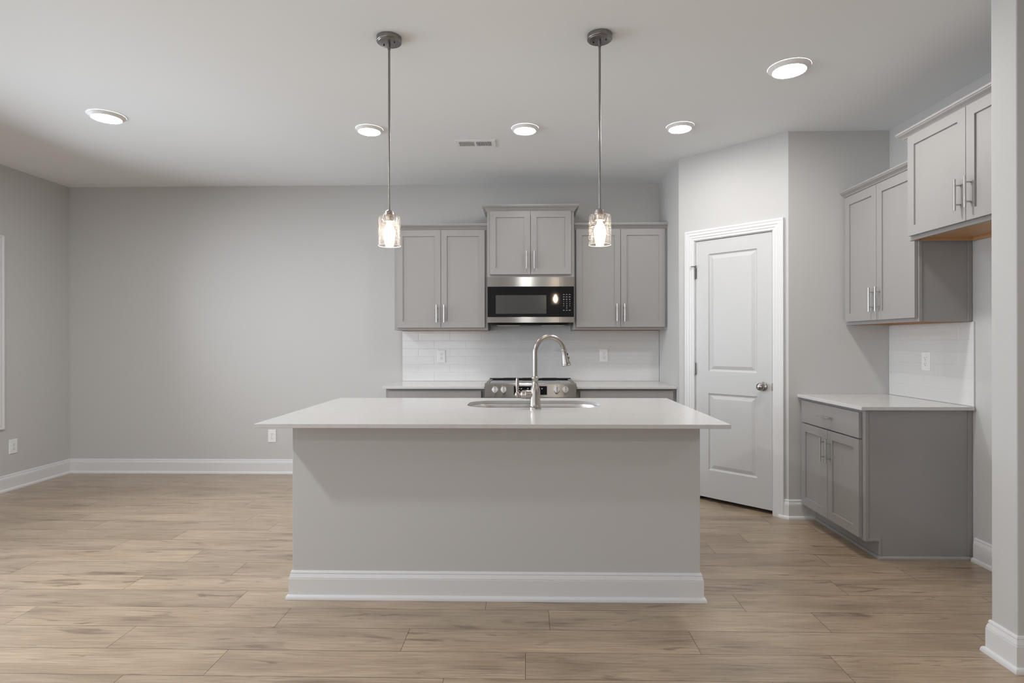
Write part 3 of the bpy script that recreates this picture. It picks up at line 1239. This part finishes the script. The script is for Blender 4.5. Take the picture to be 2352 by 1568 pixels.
for k in range(3):
    b.box(-0.25 + k * 0.18, -0.11 + k * 0.18, rd - 0.03, rd - 0.015, 0.9126, 0.9155)
b.build('rear_vent_trim', M['black_enamel'], rg, bevel=0.001)
b = MB()
b.box(-rw + 0.004, rw - 0.004, -0.012, 0.0195, 0.215, 0.776)
od = b.build('oven_door', M['steel'], rg, bevel=0.004)
b = MB()
b.box(-rw + 0.09, rw - 0.09, -0.0135, -0.0121, 0.33, 0.64)
b.build('oven_window', M['black'], od)
b = MB()
b.tube([(-rw + 0.05, -0.052, 0.725), (rw - 0.05, -0.052, 0.725)], 0.011, 14)
for s in (-1, 1):
    b.tube([(s * (rw - 0.08), -0.012, 0.725), (s * (rw - 0.08), -0.052, 0.725)], 0.008, 10)
b.build('oven_handle', M['steel'], od, smooth=True)
b = MB()
b.box(-rw + 0.004, rw - 0.004, -0.010, 0.0195, 0.03, 0.205)
b.build('storage_drawer', M['steel'], rg, bevel=0.004)

# ------------------------------------------------------------------ microwave
mw = thing('microwave', 'stainless and black over-the-range microwave under the raised wall cabinet', 'microwave', (0.0255, D - 0.40, 1.395))
MWH = 0.378
b = MB()
b.box(-MWH + 0.001, MWH - 0.001, 0.03, 0.388, 0.030, 0.4255)
b.build('body', M['black_enamel'], mw)
b = MB()
b.loft([[(-MWH + 0.03, 0.055, 0.030), (MWH - 0.03, 0.055, 0.030), (MWH - 0.005, 0.36, 0.030), (-MWH + 0.005, 0.36, 0.030)],
        [(-MWH + 0.05, 0.07, 0.008), (MWH - 0.05, 0.07, 0.008), (MWH - 0.03, 0.34, 0.006), (-MWH + 0.03, 0.34, 0.006)]], True, True)
b.build('vent_underside', M['black_enamel'], mw, bevel=0.002)
for x in (-0.2, 0.2):
    b = MB()
    b.box(x - 0.10, x + 0.10, 0.085, 0.30, 0.0045, 0.0062)
    b.build('grease_filter', M['screw'], mw)
dxr = 0.2525          # door / control split
b = MB()
b.box(-MWH + 0.0005, dxr - 0.0013, 0.0041, 0.0295, 0.0275, 0.425)
dd = b.build('door', M['black_enamel'], mw)
for za, zb2 in ((0.027, 0.0755), (0.3425, 0.4255)):
    b = MB()
    b.box(-MWH, dxr - 0.0008, 0, 0.004, za, zb2)
    b.build('door_band', M['steel'], dd, bevel=0.0008)
b = MB()
b.box(-MWH, dxr - 0.0008, 0.0008, 0.004, 0.0756, 0.3424)
b.build('door_glass', M['black'], dd)
b = MB()
b.box(-0.306, 0.137, 0.0002, 0.0007, 0.105, 0.267)
b.build('door_window', M['window_mesh'], dd)
b = MB()
b.box(dxr + 0.0013, MWH - 0.0005, 0.0041, 0.0295, 0.0275, 0.425)
cpn = b.build('control_column', M['black_enamel'], mw)
for za, zb2 in ((0.027, 0.0755), (0.3425, 0.4255)):
    b = MB()
    b.box(dxr + 0.0008, MWH, 0, 0.004, za, zb2)
    b.build('column_band', M['steel'], cpn, bevel=0.0008)
b = MB()
b.box(dxr + 0.0008, MWH, 0.0008, 0.004, 0.0756, 0.3424)
b.build('keypad', M['black'], cpn)


def px2mw(px, py):
    """print positions on the keypad, measured in the 1176x1568 detail"""
    x_img, y_img = 1240 + px / 13.067, 640 + py / 13.067
    return (x_img - 1219.3) / 262.4, 1.262 - (y_img - 782.7) / 262.4 - 1.395


b = MB()
for row, (py, w, h) in enumerate(((478, 0.0135, 0.0022), (548, 0.013, 0.0032), (620, 0.010, 0.0040))):
    for px in (722, 808, 898):
        x, z = px2mw(px, py)
        b.box(x - w / 2, x + w / 2, 0.0003, 0.0008, z - h / 2, z + h / 2)
for px, w in ((722, 0.012), (810, 0.012), (900, 0.0165)):
    x, z = px2mw(px, 950)
    b.box(x - w / 2, x + w / 2, 0.0003, 0.0008, z - 0.0015, z + 0.0015)


def add_text(b, txt, x, y, z, size):
    """letters as flat geometry standing on a face that looks along -y"""
    cu = bpy.data.curves.new('glyph', 'FONT')
    cu.body = txt
    cu.size = size
    cu.align_x = 'CENTER'
    cu.align_y = 'CENTER'
    o = bpy.data.objects.new('glyph', cu)
    me_ = bpy.data.meshes.new_from_object(o)
    me_.transform(Matrix.Translation((x, y, z)) @ Matrix.Rotation(PI / 2, 4, 'X'))
    b.bm.from_mesh(me_)
    bpy.data.objects.remove(o)
    bpy.data.meshes.remove(me_)
    bpy.data.curves.remove(cu)


for s_, px, py in (('1', 722, 685), ('2', 811, 685), ('3', 901, 685), ('4', 722, 752), ('5', 811, 752), ('6', 901, 752),
                   ('7', 722, 818), ('8', 811, 818), ('9', 901, 818), ('0', 811, 880)):
    x, z = px2mw(px, py)
    add_text(b, s_, x, 0.0004, z, 0.0125)
b.build('keypad_lettering', M['legend'], cpn)


# ------------------------------------------------------------------ backsplash tiles (75 x 300 mm running bond)
def tiles(b, x0, x1, z0, z1, zlines, half_first, x_anchor):
    zs = [z0] + [z for z in zlines if z0 + 0.01 < z < z1 - 0.004] + [z1]
    g = 0.0005
    for r in range(len(zs) - 1):
        off = (0.15 if (r % 2) == half_first else 0.0)
        x = x_anchor + off - 0.30
        while x < x1:
            a, c = max(x, x0), min(x + 0.30, x1)
            if c - a > 0.006:
                za, zb2, bv = zs[r] + g, zs[r + 1] - g, 0.0011
                a2, c2 = a + g, c - g
                b.loft([[(a2, -0.0015, za), (c2, -0.0015, za), (c2, -0.0015, zb2), (a2, -0.0015, zb2)],
                        [(a2, -0.0070, za), (c2, -0.0070, za), (c2, -0.0070, zb2), (a2, -0.0070, zb2)],
                        [(a2 + bv, -0.0079, za + bv), (c2 - bv, -0.0079, za + bv), (c2 - bv, -0.0079, zb2 - bv), (a2 + bv, -0.0079, zb2 - bv)]],
                       False, True)
            x += 0.30


ZL = [0.9665 + 0.0745 * k for k in range(8)]
bs = thing('tile_backsplash', 'white subway tile backsplash on the back wall behind the range', 'backsplash', (-1.189, D, 0))
b = MB()
wb = XS + 1.189 - 0.002
tiles(b, 0.0, wb, CT + 0.0005, ZL[5], ZL, 1, 0.0)
tiles(b, 0.0, 0.832, ZL[5], 1.3565, [], 1, 0.0)
tiles(b, 0.832, 1.596, ZL[5], ZL[6], [], 1, 0.0)
tiles(b, 0.832, 1.596, ZL[6], 1.470, [], 0, 0.0)
tiles(b, 1.596, wb, ZL[5], 1.3565, [], 1, 0.0)
b.build('tiles', M['tile'], bs)
b = MB()
b.box(0.0005, XS + 1.189 - 0.0025, -0.0069, -0.0005, CT + 0.0005, 1.356)
b.box(0.833, 1.595, -0.0068, -0.0005, 1.356, 1.469)
b.build('grout', M['grout'], bs)
bs2 = thing('tile_backsplash', 'white subway tile backsplash on the right wall below the grey wall cabinet', 'backsplash', (XR, Y3 - 0.001, 0), -PI / 2)
b = MB()
tiles(b, 0.0, 0.762, CT + 0.0005, 1.3685, ZL, 0, 0.05)
b.build('tiles', M['tile'], bs2)
b = MB()
b.box(0.0005, 0.7615, -0.0069, -0.0005, CT + 0.0005, 1.368)
b.box(0.762, 0.768, -0.0090, -0.0005, CT + 0.0005, 1.368)
b.build('grout', M['grout'], bs2)


# ------------------------------------------------------------------ outlets
def outlet(label, loc, rz):
    t = thing('wall_outlet', label, 'outlet', loc, rz, 'white duplex outlets')
    b = MB()
    w, h = 0.0385, 0.0605
    b.loft([[(-w, 0, -h), (w, 0, -h), (w, 0, h), (-w, 0, h)],
            [(-w, -0.003, -h), (w, -0.003, -h), (w, -0.003, h), (-w, -0.003, h)],
            [(-w + 0.003, -0.0062, -h + 0.003), (w - 0.003, -0.0062, -h + 0.003), (w - 0.003, -0.0062, h - 0.003), (-w + 0.003, -0.0062, h - 0.003)]],
           True, True)
    b.build('cover_plate', M['plastic'], t)
    for zc in (0.0195, -0.0195):
        b = MB()
        ring = []
        for k in range(32):
            a = 2 * PI * k / 32
            ring.append((0.0172 * math.cos(a), max(-0.0135, min(0.0135, 0.0172 * math.sin(a))) + zc))
        b.loft([[(x, -0.0055, z) for x, z in ring], [(x, -0.0074, z) for x, z in ring],
                [(x * 0.94, -0.0080, zc + (z - zc) * 0.94) for x, z in ring]], False, True)
        rc = b.build('receptacle', M['plastic'], t)
        b = MB()
        b.box(-0.0070, -0.0050, -0.0083, -0.0081, zc - 0.0005, zc + 0.0085)
        b.box(0.0050, 0.0070, -0.0083, -0.0081, zc + 0.0005, zc + 0.0080)
        b.lathe([(0.0028, 0.0), (0.0028, 0.0002)], 12, Matrix.Translation((0, -0.0081, zc - 0.0070)) @ Matrix.Rotation(PI / 2, 4, 'X'))
        b.build('slots', M['dark'], rc)
    b = MB()
    b.lathe([(0.0030, 0.0), (0.0028, 0.0012), (0.001, 0.0015)], 12, Matrix.Translation((0, -0.0060, 0)) @ Matrix.Rotation(PI / 2, 4, 'X'))
    b.build('cover_screw', M['screw'], t)
    return t


o1 = outlet('white outlet low on the back wall, seen under the island top\'s overhang', (-2.441, D, 0.358), 0)
dup(o1, (XL, 4.790, 0.366), PI / 2, 'white outlet low on the left wall below the window')
dup(o1, (-0.818, D - 0.0078, 1.117), 0, 'white outlet in the tile left of the range')
dup(o1, (0.716, D - 0.0078, 1.124), 0, 'white outlet in the tile right of the range')
dup(o1, (XR - 0.0078, 3.705, 1.127), -PI / 2, 'white outlet in the tile above the small right counter')


# ------------------------------------------------------------------ ceiling fittings
def recessed_light(label, x, y, r_out, r_lens, zone, group='round recessed ceiling lights'):
    t = thing('recessed_light', label, 'ceiling light', (x, y, C), 0, group)
    b = MB()
    b.lathe([(r_out, -0.0002), (r_out, -0.003), (r_out - 0.004, -0.0065), (r_lens + 0.004, -0.019), (r_lens, -0.021), (r_lens - 0.003, -0.019)],
            48, None, (False, False))
    b.build('trim_ring', M['can_trim'], t, smooth=True)
    b = MB()
    b.lathe([(r_lens - 0.002, -0.0195), (r_lens * 0.8, -0.0225), (r_lens * 0.4, -0.0245), (r_lens * 0.02, -0.025)], 48, None, (False, True))
    b.build('lens', M['lens_' + zone], t, smooth=True)
    return t


L1 = recessed_light('round ceiling light above the empty dining area at the left', -2.763, 3.69, 0.109, 0.086, 'dining')
L2 = recessed_light('small round ceiling light left of the ceiling vent, beside the left pendant', -1.106, 3.97, 0.094, 0.076, 'kitchen')
dup(L2, (-0.018, 3.98, C), 0, 'small round ceiling light between the two pendant rods, right of the vent')
dup(L2, (1.056, 3.975, C), 0, 'small round ceiling light nearest the pantry door, right of the right pendant')
recessed_light('largest round ceiling light, in front of the right-hand cabinets', 1.421, 3.13, 0.109, 0.086, 'right')
LIV = 'living room ceiling lights'
recessed_light('round ceiling light over the left side of the living room', -2.70, 1.74, 0.109, 0.086, 'near', LIV)
NR = None
for x, y in ((-2.7, -1.2), (0.4, -1.2), (3.2, -1.2), (3.2, 1.0)):
    if NR is None:
        NR = recessed_light('round ceiling light of the living room behind the camera', x, y, 0.109, 0.086, 'living', LIV)
    else:
        dup(NR, (x, y, C))

vt = thing('ceiling_vent', 'white rectangular air register in the ceiling above the range', 'vent', (-0.388, 4.272, C))
b = MB()
hx, hy = 0.150, 0.080
sx_, sy_ = 0.122, 0.048
for xa, xb_, ya, yb in ((-hx, hx, -hy, -sy_), (-hx, hx, sy_, hy), (-hx, -sx_, -sy_, sy_), (sx_, hx, -sy_, sy_), (-0.006, 0.006, -sy_, sy_)):
    b.box(xa, xb_, ya, yb, -0.0065, -0.0003)
b.build('frame', M['can_trim'], vt, bevel=0.0015)
for s in (-1, 1):
    b = MB()
    n = 10
    for k in range(n):
        x = s * (0.006 + (k + 0.5) * (sx_ - 0.006) / n)
        dxx = -0.0042 * s
        b.loft([[(x - dxx, -sy_, -0.0062), (x - dxx + 0.0008, -sy_, -0.0062), (x + dxx + 0.0008, -sy_, -0.0008), (x + dxx, -sy_, -0.0008)],
                [(x - dxx, sy_, -0.0062), (x - dxx + 0.0008, sy_, -0.0062), (x + dxx + 0.0008, sy_, -0.0008), (x + dxx, sy_, -0.0008)]], True, True)
    b.build('louvre', M['trim'], vt)
b = MB()
b.box(-sx_, sx_, -sy_, sy_, -0.0006, -0.0002)
b.build('duct', M['dark'], vt)


def pendant(label, x, y):
    t = thing('pendant_light', label, 'pendant light', (x, y, C), 0, 'pendants over the island')
    b = MB()
    b.lathe([(0.0605, -0.0002), (0.0605, -0.019), (0.0600, -0.0215), (0.0585, -0.023), (0.054, -0.0235), (0.0525, -0.026), (0.051, -0.0268), (0.004, -0.0268)],
            48, None, (False, True))
    cn = b.build('canopy', M['canopy'], t, smooth=True)
    for a in (math.radians(155), math.radians(-25)):
        b = MB()
        b.lathe([(0.0035, -0.0268), (0.0035, -0.0305), (0.002, -0.032)], 12, Matrix.Translation((0.032 * math.cos(a), 0.032 * math.sin(a), 0)))
        b.build('canopy_screw', M['dark'], cn)
    b = MB()
    b.tube([(0, 0, -0.0268), (0, 0, -0.058)], 0.0075, 16)
    b.tube([(0, 0, -0.050), (0, 0, -0.850)], 0.0055, 16)
    b.build('rod', M['canopy'], t, smooth=True)
    b = MB()
    b.lathe([(0.006, -0.843), (0.0155, -0.8445), (0.0205, -0.848), (0.0215, -0.853), (0.0265, -0.855), (0.0275, -0.866), (0.0300, -0.868), (0.0300, -0.872),
             (0.0215, -0.8725), (0.0215, -0.893), (0.0255, -0.8955), (0.0255, -0.8985), (0.012, -0.899)], 32)
    b.build('socket', M['nickel'], t, smooth=True)
    b = MB()
    R = 0.0545
    b.lathe([(0.0302, -0.8695), (0.040, -0.870), (0.048, -0.8715), (0.0525, -0.8755), (R, -0.882), (R, -1.014), (R - 0.0012, -1.0165), (R - 0.0025, -1.014),
             (R - 0.0025, -0.884), (0.0505, -0.878), (0.047, -0.8745), (0.040, -0.873), (0.0302, -0.8728)], 64, None, (False, False))
    gs = b.build('glass_shade', M['glass'], t, smooth=True)
    b = MB()
    n = 64
    b.loft([[((R - 0.00125 + 0.0016 * math.cos(a)) * math.cos(2 * PI * k / n), (R - 0.00125 + 0.0016 * math.cos(a)) * math.sin(2 * PI * k / n),
              -1.0158 + 0.0013 * math.sin(a)) for k in range(n)] for a in [2 * PI * q / 10 for q in range(11)]])
    b.build('rim', M['glass_rim'], gs, smooth=True)
    b = MB()
    b.lathe([(0.0115, -0.899), (0.012, -0.906), (0.0165, -0.918), (0.0245, -0.934), (0.0285, -0.950), (0.0270, -0.966), (0.0210, -0.982),
             (0.0125, -0.994), (0.0040, -1.000), (0.0005, -1.0005)], 32)
    b.build('bulb', M['bulb'], t, smooth=True)
    return t


P1 = pendant('left glass pendant light hanging over the island', -0.6755, 2.776)
dup(P1, (0.3505, 2.776, C), 0, 'right glass pendant light hanging over the island, nearer the faucet')
